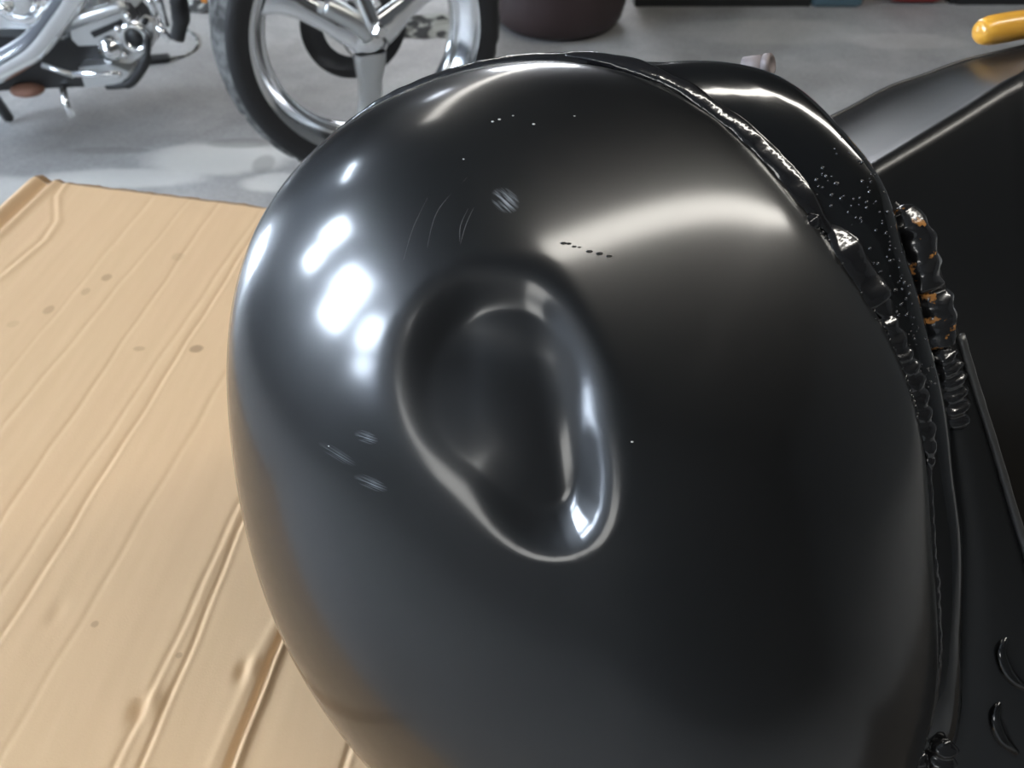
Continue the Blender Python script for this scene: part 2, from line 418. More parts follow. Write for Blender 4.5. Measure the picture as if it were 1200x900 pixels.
# the dent
d0 = np.array((-.00264, .23771, .80629)); dn = np.array((-.27148, -.81931, .50501))
ds = np.array((.96244, -.23111, .14245)); dt_ = np.array((0, .52472, .85128))
q = D - d0; a = q @ ds; b = q @ dt_
OUT = [(-.052, .004), (-.043, .031), (-.028, .047), (-.007, .055), (.016, .051), (.036, .039), (.043, .011), (.045, -.019), (.038, -.041), (.027, -.054), (.009, -.052), (-.013, -.041), (-.036, -.026), (-.05, -.009)]
FLO = [(-.034, .002), (-.026, .016), (-.014, .024), (-.002, .023), (.010, .021), (.0150, .020), (.0185, .004), (.0205, -.006), (.0240, -.020), (.022, -.036), (.008, -.037), (-.008, -.030), (-.024, -.018), (-.033, -.007)]
def polar(pts, psi):
    p = np.array(pts); an = np.arctan2(p[:, 1], p[:, 0]); rr = np.hypot(p[:, 0], p[:, 1]); o = np.argsort(an)
    return np.interp(psi, an[o], rr[o], period=2 * PI)
psi = np.arctan2(b, a); rho = np.hypot(a, b)
ro = sum(polar(OUT, psi + e) for e in (-.36, -.24, -.12, 0, .12, .24, .36)) / 7 * 1.08
ri = sum(polar(FLO, psi + e) for e in (-.10, 0, .10)) / 3 * .85
DENT = .0100
ro = ro + .003 + .0075 * np.clip(np.sin(psi - .15), 0, 1) ** 2
wall_ = sst((ro - rho) / .0265) * (.12 + .88 * sst((a + .060) / .046))
fs, ft = (a - (.018 - .16 * b)) / .046, (b - (.0225 - .25 * a)) / .060
K_ = .45; mx = np.clip(.5 + .5 * (fs - ft) / K_, 0, 1); fm = fs * mx + ft * (1 - mx) + K_ * mx * (1 - mx) - .04   # smooth maximum
def sp_(x, e): return np.where(x > e, x, np.where(x < -e, 0, (x + e) ** 2 / (4 * e)))       # smooth ramp
fl = 1 - sp_(-fm, .14)                              # 1 on the crease, falling towards the lower left lip
fl = sp_(fl, .32) - 1.32 * sp_(fs, .13) - .78 * sp_(ft, .13)
disp = DENT * wall_ * sp_(fl, .12)
D = D - disp[..., None] * dn
apex = D[0].mean(0)
Dv = np.vstack([D.reshape(-1, 3), apex[None]])
Df = grid(nT, nP, False, True) + [(nT * nP, (j + 1) % nP, j) for j in range(nP)]
Dv[:, 2] = np.maximum(Dv[:, 2], CT + .0005)
# paint with rub marks: each mark is a patch of fine parallel scuffs
m = M['satin']; tco = N(m, 'ShaderNodeTexCoord')
ro_ = np.array(tank.location)
wave = tex_noise(m, 130, 4, .6); LK(m, ramp(m, wave, [(.3, (.33, .33, .33)), (.7, (.37, .37, .37))]), P(m).inputs['Roughness'])
MARKS = [((-.0625, .2516, .7842), (-.422, -.797, .432), .0062, .0030, -.12, .55), ((-.0770, .2532, .7719), (-.463, -.786, .409), .0110, .0030, -.32, .30),
         ((-.0614, .2416, .7659), (-.418, -.813, .405), .0090, .0032, -.18, .50), ((-.0027, .2982, .8719), (-.099, -.585, .805), .0066, .0048, -.75, .85)]
acc = None
for (c, nn, rx, ry, an, s) in MARKS:
    nn = np.array(nn) / np.linalg.norm(nn); u = np.array((1., 0, 0)) - nn * nn[0]; u /= np.linalg.norm(u); v = np.cross(nn, u)
    ux = math.cos(an) * u + math.sin(an) * v; vx = -math.sin(an) * u + math.cos(an) * v
    sub = N(m, 'ShaderNodeVectorMath', operation='SUBTRACT'); LK(m, tco.outputs['Object'], sub.inputs[0]); sub.inputs[1].default_value = (np.array(c) - ro_).tolist()
    dd = []
    for vec, rr in ((ux, rx), (vx, ry)):
        dp = N(m, 'ShaderNodeVectorMath', operation='DOT_PRODUCT'); LK(m, sub.outputs[0], dp.inputs[0]); dp.inputs[1].default_value = (vec / rr).tolist(); dd.append(dp.outputs['Value'])
    cx = N(m, 'ShaderNodeCombineXYZ'); LK(m, mth(m, 'MULTIPLY', dd[0], .5), cx.inputs[0]); LK(m, mth(m, 'MULTIPLY', dd[1], 4.), cx.inputs[1])
    nz = N(m, 'ShaderNodeTexNoise'); LK(m, cx.outputs[0], nz.inputs['Vector']); nz.inputs['Scale'].default_value = 1.1; nz.inputs['Detail'].default_value = 3
    st_ = ramp(m, nz.outputs['Fac'], [(.42, (0, 0, 0)), (.68, (1, 1, 1))])
    d2 = mth(m, 'ADD', mth(m, 'MULTIPLY', dd[0], dd[0]), mth(m, 'MULTIPLY', dd[1], dd[1]))
    d3 = N(m, 'ShaderNodeVectorMath', operation='LENGTH'); LK(m, sub.outputs[0], d3.inputs[0])
    near = mth(m, 'LESS_THAN', d3.outputs['Value'], rx * 1.6)
    mk = mth(m, 'MULTIPLY', mth(m, 'MULTIPLY', mth(m, 'SUBTRACT', 1., d2, True), st_), near); mk = mth(m, 'MULTIPLY', mk, s * 1.5)
    acc = mk if acc is None else mth(m, 'ADD', acc, mk, True)
LK(m, mixc(m, acc, (.0042, .0044, .0046), (.25, .27, .29)), P(m).inputs['Base Color'])
dome = obj('dented_shell', Dv, Df, M['satin'], tank)
dome['label'] = 'domed satin black shell with a deep round dent and scuffs'

# back half of the tank behind the seam
BA = np.array([0, .217, .419, .595, .688, .751, .811, .878, .958, 1.035, 1.115, 1.183, 1.272, 1.38, 1.491, 1.613, 1.8, 2.1, 2.5, 3.2, 4., 4.7, 5.2, 5.501, 5.742, 6.045, 6.268])
BB = np.array([.0128, .0128, .0142, .0198, .0228, .0266, .0309, .0330, .0325, .0330, .0328, .0313, .0251, .0156, .0049, .0052, .003, .001, -.004, -.006, -.006, -.006, .012, .0238, .0148, .0162, .013])
bo = sum(np.interp(pp + e, BA, BB, period=2 * PI) for e in (-.05, 0, .05)) / 3
rows = []
for c, fr, mul in ((-.0005, .0, 1.), (-.0018, .25, 1.), (-.0036, .50, 1.), (-.0060, .75, 1.), (-.0092, .93, 1.), (-.0140, 1.0, 1.), (-.0210, 1.02, 1.), (-.0280, 1.01, 1.), (-.036, 1.02, 1.), (-.046, .95, 1.), (-.062, .78, .99), (-.085, .4, .95), (-.108, 0, .86), (-.126, -.3, .70), (-.136, -.5, .45), (-.140, -.5, .02)):
    r = (R + bo * fr) * mul; rows.append(loc3(r * np.cos(pp), r * np.sin(pp), c + 0 * r))
BV = np.array(rows); BV[..., 2] = np.maximum(BV[..., 2], CT + .0008)
obj('back_shell', BV.reshape(-1, 3), grid(len(rows), nP, False, True), M['gloss'], tank)['label'] = 'glossy black rear shell behind the weld seam'

# weld bead round the seam
def bead(name, p0, p1, n, rad, mt, dr=.0, c=.0, rip=.25, lam=.006, seed=0, ns_=14, flat=.62, taper=.06):
    ph = np.linspace(p0, p1, n); path = rim(ph, dr, c); L = np.concatenate([[0], np.cumsum(np.linalg.norm(np.diff(path, axis=0), axis=1))])
    T = np.gradient(path, axis=0); T /= np.linalg.norm(T, axis=1, keepdims=True)
    v = []
    for k in range(n):
        er = np.cos(ph[k]) * t1 + np.sin(ph[k]) * t2
        up = (er * .55 + tn * .83); up -= T[k] * (up @ T[k]); up /= np.linalg.norm(up); sd = np.cross(T[k], up)
        e = min(1, min(k, n - 1 - k) / (n * taper)) ** .5
        saw = (L[k] / lam + .4 * noise.noise(Vector((L[k] * 60, seed, 0)))) % 1.
        for j in range(ns_):
            t = 2 * PI * j / ns_
            nz = .9 * noise.noise(Vector((L[k] * 55, math.cos(t) * .8 + seed, math.sin(t) * .8))) + .25 * noise.noise(Vector((L[k] * 150, math.cos(t) * 1.2 + seed, math.sin(t) * 1.2)))
            # chevron ripple: the phase lags towards the sides of the bead
            sw = (saw + .35 * abs(math.sin(t))) % 1.
            r = rad(ph[k]) * e * (1 + .30 * nz + rip * (.5 * math.cos(2 * PI * sw))) if callable(rad) else rad * e * (1 + .30 * nz + rip * (.5 * math.cos(2 * PI * sw)))
            v.append(path[k] + r * (up * math.cos(t) * flat + sd * math.sin(t)))
    return obj(name, v, grid(n, ns_, False, True) + [tuple(range(ns_)), tuple(range((n - 1) * ns_, n * ns_))], mt, tank)
bead('weld_seam', 2.6, 1.60, 200, lambda p: .0024, M['weld'], .0008, -.001, .10, .014, 1, taper=.01)
bead('weld_seam', 1.66, .86, 200, lambda p: .0040 + .0016 * sst((1.35 - p) / .3), M['weld'], .0028, -.001, .07, .022, 2, 16, .55, .16)
bead('weld_blob', .965, .915, 30, lambda p: .0045, M['weld'], -.001, .003, .1, .03, 21, taper=.4)
bead('weld_blob', .90, .55, 90, lambda p: .0078 if p > .62 else .0065, M['weld'], .0035, -.002, .08, .022, 3, 18, .55, .25)
bead('weld_seam', .64, .02, 170, lambda p: .0046 + .0018 * max(0, (p - .1)), M['weld'], .002, -.002, .28, .0075, 4, taper=.2)
bead('weld_seam', .06, -.80, 120, lambda p: .0024, M['weld'], .000, -.001, .15, .009, 5, taper=.03)
bead('weld_seam', -.80, -1.1, 90, lambda p: .0052, M['weld'], .004, -.001, .28, .007, 6)

# flange plate with its rolled edge, strips of weld, two loops
PR = [(0.124, 0.1226), (0.1332, 0.1122), (0.1428, 0.0932), (0.1503, 0.0692), (0.1584, 0.0426), (0.1707, 0.0047), (0.1866, -0.0457), (0.2079, -0.1101), (0.2304, -0.1781), (0.2513, -0.2395)]
PL = [(0.1188, 0.1176), (0.1228, 0.1058), (0.1289, 0.0858), (0.1333, 0.0655), (0.1399, 0.0364), (0.1451, 0.0019), (0.1512, -0.0479), (0.154, -0.1061), (0.1526, -0.1639), (0.1446, -0.2274)]
n = 60; a_, b_ = spline([(*q, 0) for q in PL], n), spline([(*q, 0) for q in PR], n)
def plate_pt(k, u, dc=0.):
    q = a_[k] * (1 - u) + b_[k] * u; return loc3(q[0], q[1], -.030 + .004 * math.sin(u * PI) * min(1, k / 20) + dc)
nu = 9; v = []
for s_ in (0, -.0022):
    for k in range(n):
        for j in range(nu): v.append(plate_pt(k, -.25 + 1.25 * j / (nu - 1), s_))
v = np.array(v); v[:, 2] = np.maximum(v[:, 2], CT + .001)
f = grid(n, nu) + [tuple(n * nu + i for i in q[::-1]) for q in grid(n, nu)]
f += [(k * nu + nu - 1, (k + 1) * nu + nu - 1, n * nu + (k + 1) * nu + nu - 1, n * nu + k * nu + nu - 1) for k in range(n - 1)]
f += [(k * nu, (k + 1) * nu, n * nu + (k + 1) * nu, n * nu + k * nu) for k in range(n - 1)]
obj('flange_plate', v, f, M['side'], tank)
ed = [plate_pt(k, 1.0, .0004) + t1 * .0002 for k in range(22, 56)]
ed = [p for p in ed if p[2] > CT + .004]
MB().tube(ed, [.0021 + .0001 * math.sin(k * 2.1) for k in range(len(ed))], 8).build('flange_edge', M['rawedge'], tank)['label'] = 'scraped grey edge of the flange plate'
def lump(name, pts, rad, mt, c=-.026, seed=0, n=80, rip=.3, lam=.006, ns_=14, flat=.7):
    p = spline([(*q, 0) for q in pts], n); path = loc3(p[:, 0], p[:, 1], np.full(n, c)); rr = np.interp(np.linspace(0, 1, n), np.linspace(0, 1, len(rad)), rad)
    T = np.gradient(path, axis=0); T /= np.linalg.norm(T, axis=1, keepdims=True); v = []
    L = np.concatenate([[0], np.cumsum(np.linalg.norm(np.diff(path, axis=0), axis=1))])
    for k in range(n):
        up = tn - T[k] * (tn @ T[k]); up /= np.linalg.norm(up); sd = np.cross(T[k], up); e = min(1, min(k, n - 1 - k) / (n * .1) + .02) ** .5
        for j in range(ns_):
            t = 2 * PI * j / ns_; sw = (L[k] / lam + .35 * abs(math.sin(t))) % 1.
            nz = .9 * noise.noise(Vector((L[k] * 70 + seed * 9, math.cos(t) * .9, math.sin(t) * .9))) + .35 * noise.noise(Vector((L[k] * 170, math.cos(t) * 1.4 + seed, math.sin(t) * 1.4)))
            r = rr[k] * e * (1 + .38 * nz + rip * (.5 * math.cos(2 * PI * sw))); v.append(path[k] + r * (up * math.cos(t) * flat + sd * math.sin(t)))
    return obj(name, v, grid(n, ns_, False, True) + [tuple(range(ns_)), tuple(range((n - 1) * ns_, n * ns_))], mt, tank)
lump('bracket_weld', [(0.1243, 0.1203), (0.1295, 0.1128), (0.1331, 0.102), (0.136, 0.0902), (0.1386, 0.0803)], [.0052, .0082, .0080, .0084, .0080], M['weld_rust'], -.027, 3, rip=.12, lam=.011)['label'] = 'lumpy black weld with orange rust spots'
lump('bracket_weld', [(0.1378, 0.0823), (0.1419, 0.0683), (0.1447, 0.0541)], [.0080, .0085, .0070], M['weld_rust'], -.028, 5, rip=.12, lam=.009)
lump('bracket_weld', [(0.145, 0.0561), (0.1482, 0.0418), (0.151, 0.0272), (0.152, 0.0144)], [.0060, .0076, .0076, .0064], M['weld'], -.027, 8, rip=.22, lam=.0065)
lump('weld_blob', [(0.1527, -0.1391), (0.1512, -0.1486), (0.15, -0.1561), (0.1487, -0.1637), (0.1475, -0.1724)], [.0045, .0070, .0075, .0075, .007], M['weld'], -.002, 11, rip=.3, lam=.0075)
for pts in ([(0.1816, -0.0946), (0.179, -0.1018), (0.1819, -0.1113), (0.187, -0.1187), (0.1926, -0.124)], [(0.181, -0.1325), (0.1787, -0.14), (0.1813, -0.15), (0.1856, -0.1567), (0.1915, -0.1632)]):
    p = spline([(*q, 0) for q in pts], 24); path = loc3(p[:, 0], p[:, 1], -.0245 - .004 * np.abs(np.linspace(-1, 1, 24)) ** 2.5)
    MB().tube(path, [.0018 + .0016 * math.sin(PI * k / 23) for k in range(24)], 10, True, 1.0, tn).build('strap_loop', M['gloss'], tank)
# droplets of spatter
sp = MB()
for k in range(260):
    if k < 190:
        ph = random.uniform(.30, 1.0); c = -min(.014, abs(random.gauss(0, .005)) + .001); fr = np.interp(-c, [0, .0018, .0036, .0060, .0092, .014, .021], [0, .25, .5, .75, .93, 1.0, 1.02])
        i = int(ph / (2 * PI) * nP); p = rim(np.array(ph), float(bo[i]) * fr, c)
    else:
        ph = random.uniform(.25, .95); j = nT - 1 - int(abs(random.gauss(0, 9))) - 8; i = int(ph / (2 * PI) * nP); p = D[max(j, 0), i]
    r = random.choice((.0004, .0005, .0006, .0009)); sp.ell(p, (r, r, r), 6, 4)
o = sp.build('weld_spatter', M['weld'], tank); o['kind'] = 'stuff'
# specks and scratch lines on the dome
sp = MB()
for c in ((-.0207, .3156, .8803), (-.0068, .3301, .8899), (-.004, .331, .890), (.0014, .332, .8916), (.0258, .3311, .8916), (.0096, .3274, .8901), (.0464, .2279, .8067), (-.079, .2592, .7719)):
    r = random.uniform(.0003, .00055); i = np.argmin(((Dv - np.array(c)) ** 2).sum(1)); sp.ell(Dv[i], (r * 1.4, r, r * .6), 6, 4)
o = sp.build('paint_chip', M['speck'], tank); o['kind'] = 'stuff'
sp = MB()
for c in ((.0195, .2830, .8615), (.0215, .2828, .8613), (.0235, .2822, .8610), (.0262, .2815, .8604), (.0295, .2805, .8595), (.0345, .2797, .8588), (.0375, .2790, .8582)):
    i = np.argmin(((Dv - np.array(c)) ** 2).sum(1)); r = random.uniform(.0005, .0010); sp.ell(Dv[i], (r * 1.7, r, r * .35), 8, 4)
o = sp.build('dark_blemish', M['side'], tank); o['kind'] = 'stuff'
scr = mat('scratch_line', (.09, .09, .09), .6)
sp = MB()
def on_dome(p): i = np.argmin(((Dv - np.asarray(p)) ** 2).sum(1)); return Dv[i]
for A, Bm, Cc in (((-.0175, .2975, .8680), (-.0205, .2925, .8640), (-.0215, .2880, .8590)), ((-.0155, .2975, .8690), (-.0190, .2920, .8640), (-.0200, .2870, .8585)), ((-.034, .3050, .8680), (-.040, .2960, .8600), (-.043, .2880, .8500)), ((-.018, .3080, .8760), (-.030, .2990, .8670), (-.034, .2890, .8560))):
    pts = np.array([on_dome(q) for q in spline((A, Bm, Cc), 7)]); pts = spline([pts[0], pts[3], pts[6]], 16)
    sp.tube(pts + np.array((-.35, -.45, .8)) * .00005, [.00011 * math.sin(PI * (k + .4) / 16) + .00002 for k in range(16)], 4)
o = sp.build('scratch', scr, tank); o['kind'] = 'stuff'

# rear lobe to the right of the seam: ridge, top face, dark side
A_ = [(.15, .5400, .7700), (.2006, .5514, .7762), (.231, .5685, .7799), (.2728, .5997, .7841), (.3056, .6163, .7871), (.3392, .6331, .7905), (.396, .6605, .7905), (.4422, .6764, .793)]
B2 = [(.13, .400, .782), (.1764, .4302, .7929), (.214, .4533, .803), (.2374, .4668, .8101), (.2700, .4860, .8200), (.2980, .5020, .8300), (.3130, .5110, .8335), (.3330, .5400, .8300), (.3600, .6000, .8200)]
n = 50; A2, Bq = spline(A_, n), spline(B2, n)
rows = []
for k in range(n):
    u = k / (n - 1); a0, b0 = A2[k], Bq[k]; fold = max(0., (u - .74) / .26)
    bot = np.array((b0[0] + .03 + .10 * u, .400 + .02 * u + .10 * fold, CT + .002))
    far = np.array((a0[0], a0[1] + .02, CT + .002))
    mid = a0 * .5 + b0 * .5 - np.array((0, 0, .005))
    dcl = (bot - b0); nrm = np.array((0, -1, .0))
    col_ = [far, a0 * .45 + far * .55 + np.array((0, .012, 0)), a0 + np.array((0, .004, -.008)), a0 + np.array((0, .0015, -.001)), a0 + np.array((0, -.0015, .0005)), a0 * .93 + b0 * .07 - np.array((0, 0, .002)), a0 * .75 + b0 * .25 - np.array((0, 0, .004)), mid,
            a0 * .2 + b0 * .8 - np.array((0, 0, .002)), a0 * .07 + b0 * .93, b0, b0 + dcl * .02 + nrm * .004, b0 + dcl * .06 + nrm * .007, b0 + dcl * .15 + nrm * .011, b0 + dcl * .35 + nrm * .016, b0 + dcl * .6 + nrm * .016, b0 + dcl * .85 + nrm * .008, bot]
    rows.append(col_)
rows = np.array(rows); nc = rows.shape[1]
f = grid(n, nc) + [tuple((n - 1) * nc + j for j in range(nc)), tuple(range(nc))]
obj('rear_lobe', rows.reshape(-1, 3), f, M['side'], tank)['label'] = 'dark rear lobe with a sharp ridge along its top'
MB().tube(A2 + np.array((0, .001, .0)), .0016, 8).build('lobe_rim', M['rawedge'], tank)
# stud on top of the back shell
a0, b0 = np.array((.1195, .4180, .8755)), np.array((.1275, .4130, .8790)); ax = (b0 - a0) / np.linalg.norm(b0 - a0); L = np.linalg.norm(b0 - a0)
MB().lathe(a0 - ax * .004, ax, [(.0001, 0), (.0056, 0), (.0056, .004 + L * .55), (.0051, .004 + L * .58), (.0051, .004 + L * .64), (.0058, .004 + L * .67), (.0058, .004 + L * .95), (.0050, .004 + L * 1.02), (.0036, .004 + L * 1.02), (.0032, .004 + L * .94), (.0001, .004 + L * .94)], 20).build('threaded_stud', M['steel'], tank)['label'] = 'dull grey stub sticking up behind the seam'

# ------------------------------------------------------------------ amber handle lying on the rear lobe
h0, h1 = np.array((.3500, .6500, .8055)), np.array((.4650, .6890, .8080)); ax = (h1 - h0) / np.linalg.norm(h1 - h0); L = np.linalg.norm(h1 - h0)
hr = root('screwdriver', ((h0 + h1) / 2).tolist(), 'amber yellow rounded tool handle lying on the tank at the right edge', 'screwdriver')
MB().lathe(h0, ax, [(.0001, 0), (.0045, .0005), (.0075, .002), (.0095, .005), (.0107, .010), (.0111, .018), (.0106, .05), (.0098, .075), (.0112, .1), (.0085, L), (.0001, L)], 32).build('handle', M['yellow'], hr)
MB().lathe(h1, ax, [(.0001, -.002), (.003, -.002), (.003, .09), (.0001, .092)], 12).build('shaft', M['chrome'], hr)

# ------------------------------------------------------------------ motorcycle
bk = root('motorcycle', (-1.0, 1.95, 0), 'chromed motorcycle parked on the concrete behind the cardboard', 'motorcycle')
WC = np.array((-.334, 1.93, .325)); wa = np.array((.438, -.899, 0)); RT = .325
MB().lathe(WC, wa, [(.262, -.058), (.285, -.066), (.305, -.062), (.310, -.055)], 96).build('tyre_sidewall', M['rubber'], bk)
MB().lathe(WC, wa, [(.310, .055), (.305, .062), (.285, .066), (.262, .058)], 96).build('tyre_sidewall', M['rubber'], bk)
# tread with grooves
nn_ = 192; prof = [(.310, -.055), (.319, -.046), (.3235, -.030), (.3255, -.012), (.3255, .012), (.3235, .030), (.319, .046), (.310, .055)]
a1 = np.cross(wa, (0, 0, 1.)); a1 /= np.linalg.norm(a1); v = []
for i, (r, hh) in enumerate(prof):
    for j in range(nn_):
        t = 2 * PI * j / nn_; gro = .006 if ((j + (i if i < 4 else 7 - i) * 2) % 8) < 2 and i not in (0, 7) else 0
        v.append(WC + wa * hh + (r - gro) * (a1 * math.cos(t) + np.array((0, 0, 1)) * math.sin(t)))
obj('tyre_tread', v, grid(len(prof), nn_, False, True), M['tread'], bk)
MB().lathe(WC, wa, [(.262, .058), (.268, .060), (.268, .054), (.258, .050), (.245, .040), (.232, .020), (.224, .012), (.218, .010), (.214, -.010), (.224, -.02), (.245, -.045), (.262, -.058)], 96).build('rim', M['chrome'], bk)
MB().lathe(WC, wa, [(.0001, .062), (.018, .062), (.024, .058), (.038, .052), (.048, .040), (.053, .02), (.052, -.05), (.0001, -.05)], 40).build('hub', M['chrome'], bk)
MB().lathe(WC, wa, [(.075, -.055), (.125, -.055), (.125, -.061), (.075, -.061), (.075, -.055)], 64).build('brake_disc', M['blackmetal'], bk)
for an in (-88, 32, 152):
    t = math.radians(an); er = a1 * math.cos(t) + np.array((0, 0, 1)) * math.sin(t); et = -a1 * math.sin(t) + np.array((0, 0, 1)) * math.cos(t); v = []
    rr = [(.03, .036, .05), (.06, .034, .046), (.10, .027, .036), (.15, .026, .028), (.19, .032, .022), (.215, .046, .016), (.226, .060, .012)]
    for (r, hw, z) in rr:
        for (x, dz) in ((-1, -.02), (-1, 0), (-.7, .008), (.7, .008), (1, 0), (1, -.02)): v.append(WC + er * r + et * hw * x + wa * (z + dz))
    obj('wheel_spoke', v, grid(len(rr), 6, False, True), M['chrome'] if an != -88 else M['brushed'], bk)
fk = np.array((-.30, .20, .93)); fk /= np.linalg.norm(fk)
for s_ in (.085, -.105):
    p = WC + wa * s_ + np.array((.005, 0, .02))
    MB().tube([p, p + fk * .03, p + fk * .10, p + fk * .42], [.014, .019, .021, .021], 20).build('fork_leg', M['chrome'], bk)
    q = p + np.array((0, 0, .02)); MB().lathe(q + wa * (.02 if s_ > 0 else -.03), wa, [(.0001, .018), (.012, .018), (.016, .012), (.016, 0), (.0001, 0)], 6).build('axle_nut', M['chrome'], bk, False)
MB().tube(spline([WC + wa * .075 + fk * .02, WC + wa * .10 + fk * .06 + np.array((-.03, 0, 0)), WC + wa * .10 + np.array((-.10, .0, .09))], 12), .022, 14).build('caliper_bracket', M['brushed'], bk)
Y = 1.9
MB().tube(spline([(-1.40, Y, .16), (-1.30, Y, .1993), (-1.2042, Y, .2396), (-1.1221, Y, .2749), (-1.0573, Y, .3093), (-.9973, Y, .3594), (-.9296, Y, .4252), (-.8566, Y, .51), (-.81, Y, .6)], 40), .031, 20).build('exhaust_pipe', M['chrome'], bk)
MB().lathe((-1.0762, Y + .06, .40), (.1, -1, .1), [(.0001, .05), (.03, .048), (.045, .04), (.05, .03), (.056, .036), (.062, .03), (.062, 0), (.0001, 0)], 36).build('round_cover', M['chrome'], bk)
for c in ((-1.105, Y + .01, .42), (-1.06, Y + .01, .435), (-1.095, Y + .01, .385), (-.99, Y + .02, .399)):
    MB().lathe(c, (0, -1, .1), [(.0001, .02), (.009, .02), (.013, .014), (.013, 0), (.0001, 0)], 12).build('cover_bolt', M['chrome'], bk)
MB().tube([(-.9894, Y, .3503), (-.92, Y, .371), (-.8462, Y, .39), (-.83, Y, .392)], [.011, .013, .013, .009], 14).build('shift_rail', M['brushed'], bk)
MB().tube([(-.999, Y, .350), (-.975, Y, .360)], [.011, .012], 12).build('rail_clamp', M['chrome'], bk)
MB().ell((-1.0, Y, .332), (.02, .015, .013)).build('rail_clamp', M['chrome'], bk)
MB().prism([(x, Y + .02, z) for x, z in ((-.981, .3318), (-.8507, .3757), (-.8363, .3503), (-.8561, .3225), (-.9108, .3169), (-.9300, .3000), (-.9474, .2990), (-.9741, .2979), (-.9839, .3131))], (0, .05, 0)).build('gear_cover', M['brushed'], bk, False)
MB().prism([(x, Y + .014, z) for x, z in ((-.935, .330), (-.86, .357), (-.855, .347), (-.93, .318))], (0, .01, 0)).build('cover_rib', M['blackmetal'], bk, False)
MB().prism([(x, Y + .01, z) for x, z in ((-.9258, .262), (-.9057, .3093), (-.8434, .3392), (-.8121, .3603), (-.792, .352), (-.7930, .3281), (-.8092, .2941), (-.8644, .262))], (0, .03, 0)).build('side_bracket', M['brushed'], bk, False)
MB().lathe((-.8354, Y + .008, .3225), (0, -1, 0), [(.0001, -.02), (.020, -.02), (.020, .008), (.030, .010), (.034, .004), (.034, -.01)], 28).build('bracket_ring', M['chrome'], bk)
MB().lathe((-.8354, Y + .004, .3225), (0, -1, 0), [(.0001, .002), (.019, .002), (.019, -.01)], 24).build('bracket_hole', M['blackmetal'], bk)
MB().lathe((-.8048, Y + .008, .3548), (0, -1, 0), [(.0001, .002), (.007, .002), (.007, -.01)], 14).build('bracket_hole', M['blackmetal'], bk)
MB().lathe((-.8942, Y, .2979), (0, -1, 0), [(.0001, .02), (.01, .02), (.014, .012), (.024, .01), (.027, .002), (.027, -.02)], 20).build('pivot_boss', M['chrome'], bk)
for c in ((-.865, Y, .342), (-.868, Y, .285), (-.84, Y, .383), (-.835, Y, .37)): MB().ell(c, (.008, .008, .008)).build('cover_bolt', M['chrome'], bk)
MB().tube([(-.985, Y - .03, .2554), (-.9812, Y - .03, .2554), (-.88, Y - .03, .2554), (-.874, Y - .03, .2554)], [.003, .0075, .0075, .004], 14).build('foot_bar', M['chrome'], bk)
MB().tube([(-1.0488, Y - .02, .271), (-.9826, Y - .03, .2515)], .006, 10).build('link_rod', M['brushed'], bk)
MB().prism([(x, Y - .01, z) for x, z in ((-.975, .262), (-.9, .27), (-.865, .25), (-.885, .2256), (-.9766, .2136))], (0, .06, 0)).build('lower_guard', M['brushed'], bk, False)
MB().prism([(x, Y + .03, z) for x, z in ((-1.45, .20), (-1.3, .235), (-1.0, .31), (-.93, .31), (-.9, .26), (-.8752, .2356), (-.9679, .200), (-1.0849, .195), (-1.18, .19), (-1.45, .17))], (0, .28, 0)).build('frame_cradle', M['blackmetal'], bk, False)
MB().box((-1.12, Y + .24, .40), (.42, .3, .24), 0, .03).build('engine_case', M['brushed'], bk, False)
MB().box((-.80, Y + .28, .44), (.20, .1, .22), 0, .02).build('radiator_guard', M['blackmetal'], bk, False)
MB().tube(spline([(-.93, Y + .0, .213), (-.88, Y - .01, .222), (-.851, Y - .01, .2415), (-.815, Y - .01, .285), (-.80, Y - .01, .33)], 20), [.008] * 5 + [.011] * 10 + [.007] * 5, 10).build('belt_guard', M['rubber'], bk)
MB().tube([(-1.043, Y + .02, .205), (-1.0385, Y, .1754), (-1.030, Y - .01, .1456)], [.008, .008, .0095], 12).build('kickstand', M['chrome'], bk)
MB().tube([(-1.30, Y + .1, .22), (-1.33, Y + .2, .11), (-1.35, Y + .26, .012)], .014, 10).build('frame_stand', M['blackmetal'], bk)
MB().ell((-1.128, Y + .02, .196), (.04, .03, .014), 16, 8).build('skid_block', M['rust'], bk)
MB().tube(spline([(-.70, Y + .05, .50), (-.7127, Y, .4217), (-.7195, Y, .3685), (-.740, Y, .3225)], 14), [.02] * 10 + [.016] * 4, 12).build('radiator_hose', M['rubber'], bk)
for a0, a1_ in (((-.775, Y, .42), (-.775, Y, .372)), ((-.757, Y, .44), (-.757, Y, .35)), ((-.775, Y, .35), (-.755, Y, .318))):
    MB().tube([a0, a1_], .0085, 12).build('chrome_fitting', M['chrome'], bk)
MB().tube([(-.640, Y, .46), (-.6501, Y, .3793)], .0075, 12).build('fender_stay', M['chrome'], bk)
MB().box((-.6625, Y + .01, .42), (.014, .01, .05), 0, .003).build('side_reflector', M['reflector'], bk, False)
# front fender over the wheel, above the frame edge
v = []
for j in range(25):
    t = math.radians(35 + 120 * j / 24)
    for (dr, hh) in ((.335, -.075), (.352, -.06), (.36, 0), (.352, .06), (.335, .075)): v.append(WC + wa * hh + dr * (a1 * math.cos(t) + np.array((0, 0, 1)) * math.sin(t)))
obj('front_fender', v, grid(25, 5), M['blackmetal'], bk)

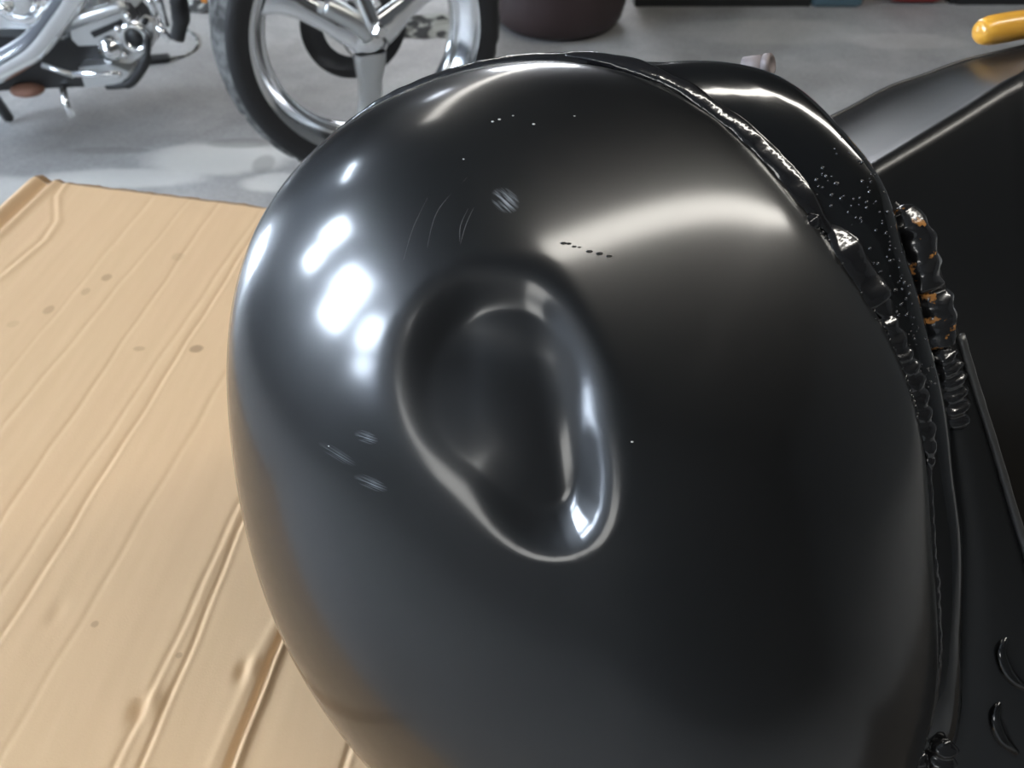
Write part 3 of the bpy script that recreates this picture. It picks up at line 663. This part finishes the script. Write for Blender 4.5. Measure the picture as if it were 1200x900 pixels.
# ------------------------------------------------------------------ things on the floor behind
ca = root('black_cable', (-1.0, 2.56, 0), 'thin cable with a black rubber puck on the concrete under the motorcycle', 'cable')
MB().box((-1.072, 2.555, .010), (.075, .035, .02), .25, .005).build('puck', M['rubber'], ca, False)
MB().tube(spline([(-1.04, 2.56, .008), (-1.0, 2.60, .004), (-.985, 2.68, .004), (-1.05, 2.80, .004), (-1.2, 2.84, .004)], 24), .004, 8).build('cord', M['rag'], ca)
def rag(c, sx, sy, label):
    n = 26; v = []
    for i in range(n):
        for j in range(n):
            u, q_ = i / (n - 1) * 2 - 1, j / (n - 1) * 2 - 1; e = max(abs(u), abs(q_))
            hz = .002 + max(0, 1 - e ** 4) * (.012 + .028 * abs(noise.noise(Vector((u * 2.4 + c[0] * 5, q_ * 2.4, 1)))))
            v.append((c[0] + u * sx + .03 * noise.noise(Vector((u, q_ * 2, c[0]))), c[1] + q_ * sy + .03 * noise.noise(Vector((u * 2, q_, 5))), hz))
    tag(obj('shop_rag', v, grid(n, n), M['rag'], None, True, (c[0], c[1], 0)), label, 'rag')
rag((-.26, 2.84), .13, .10, 'mottled grey rag on the floor seen through the right side of the wheel')
rag((-1.02, 3.02), .09, .06, 'mottled grey rag on the floor left of the front tyre')
tb = root('trash_barrel', (.152, 2.885, 0), 'dark maroon round barrel standing on the floor behind the tank', 'barrel')
MB().lathe((.152, 2.885, 0), (0, 0, 1), [(.0001, .002), (.165, .002), (.190, .012), (.208, .035), (.217, .075), (.220, .14), (.222, .62), (.226, .64), (.226, .665), (.216, .665), (.214, .62), (.21, .12), (.0001, .02)], 64).build('barrel_body', M['maroon'], tb)
MB().lathe((.152, 2.885, .64), (0, 0, 1), [(.224, 0), (.234, .004), (.236, .02), (.230, .034), (.216, .034)], 64).build('rolled_rim', M['blackmetal'], tb)
cb = root('tool_cabinet', (.8, 3.25, 0), 'slate grey tool cabinet at the back with a blue end panel', 'cabinet')
MB().box((.72, 3.25, .445), (.60, .46, .85), 0, .01).build('cabinet_body', M['cabinet'], cb, False)
MB().box((1.11, 3.24, .435), (.17, .46, .87), 0, .01).build('end_panel', M['bluepaint'], cb, False)
MB().box((.72, 3.25, .012), (.60, .45, .024)).build('plinth', M['blackmetal'], cb, False)
for k in range(4):
    d = MB().box((.72, 3.015, .14 + k * .19), (.62, .02, .17), 0, .004).build('drawer', M['cabinet'], cb, False)
    MB().tube([(.55, 3.0, .17 + k * .19), (.85, 3.0, .17 + k * .19)], .006, 8).build('drawer_handle', M['chrome'], d)
rb = root('red_toolbox', (1.40, 3.16, 0), 'red metal toolbox on the floor beside the blue cabinet panel', 'toolbox')
MB().box((1.385, 3.16, .13), (.17, .26, .24), 0, .01).build('toolbox_body', M['red'], rb, False)
MB().box((1.385, 3.16, .27), (.175, .265, .04), 0, .01).build('toolbox_lid', M['red'], rb, False)
MB().tube(spline([(1.34, 3.16, .288), (1.35, 3.16, .32), (1.42, 3.16, .32), (1.43, 3.16, .288)], 12), .007, 8).build('handle', M['blackmetal'], rb)
db = root('black_crate', (1.75, 3.25, 0), 'black crate on the floor at the far right behind the red toolbox', 'crate')
cr = MB()
for x in (1.52, 1.98): cr.box((x, 3.25, .15), (.02, .4, .3))
for y in (3.05, 3.45): cr.box((1.75, y, .15), (.44, .02, .3))
cr.box((1.75, 3.25, .012), (.44, .38, .02)); cr.build('crate_body', M['blackmetal'], db, False)
for x in (1.52, 1.98): MB().box((x, 3.25, .305), (.03, .42, .012)).build('crate_lip', M['rubber'], db, False)
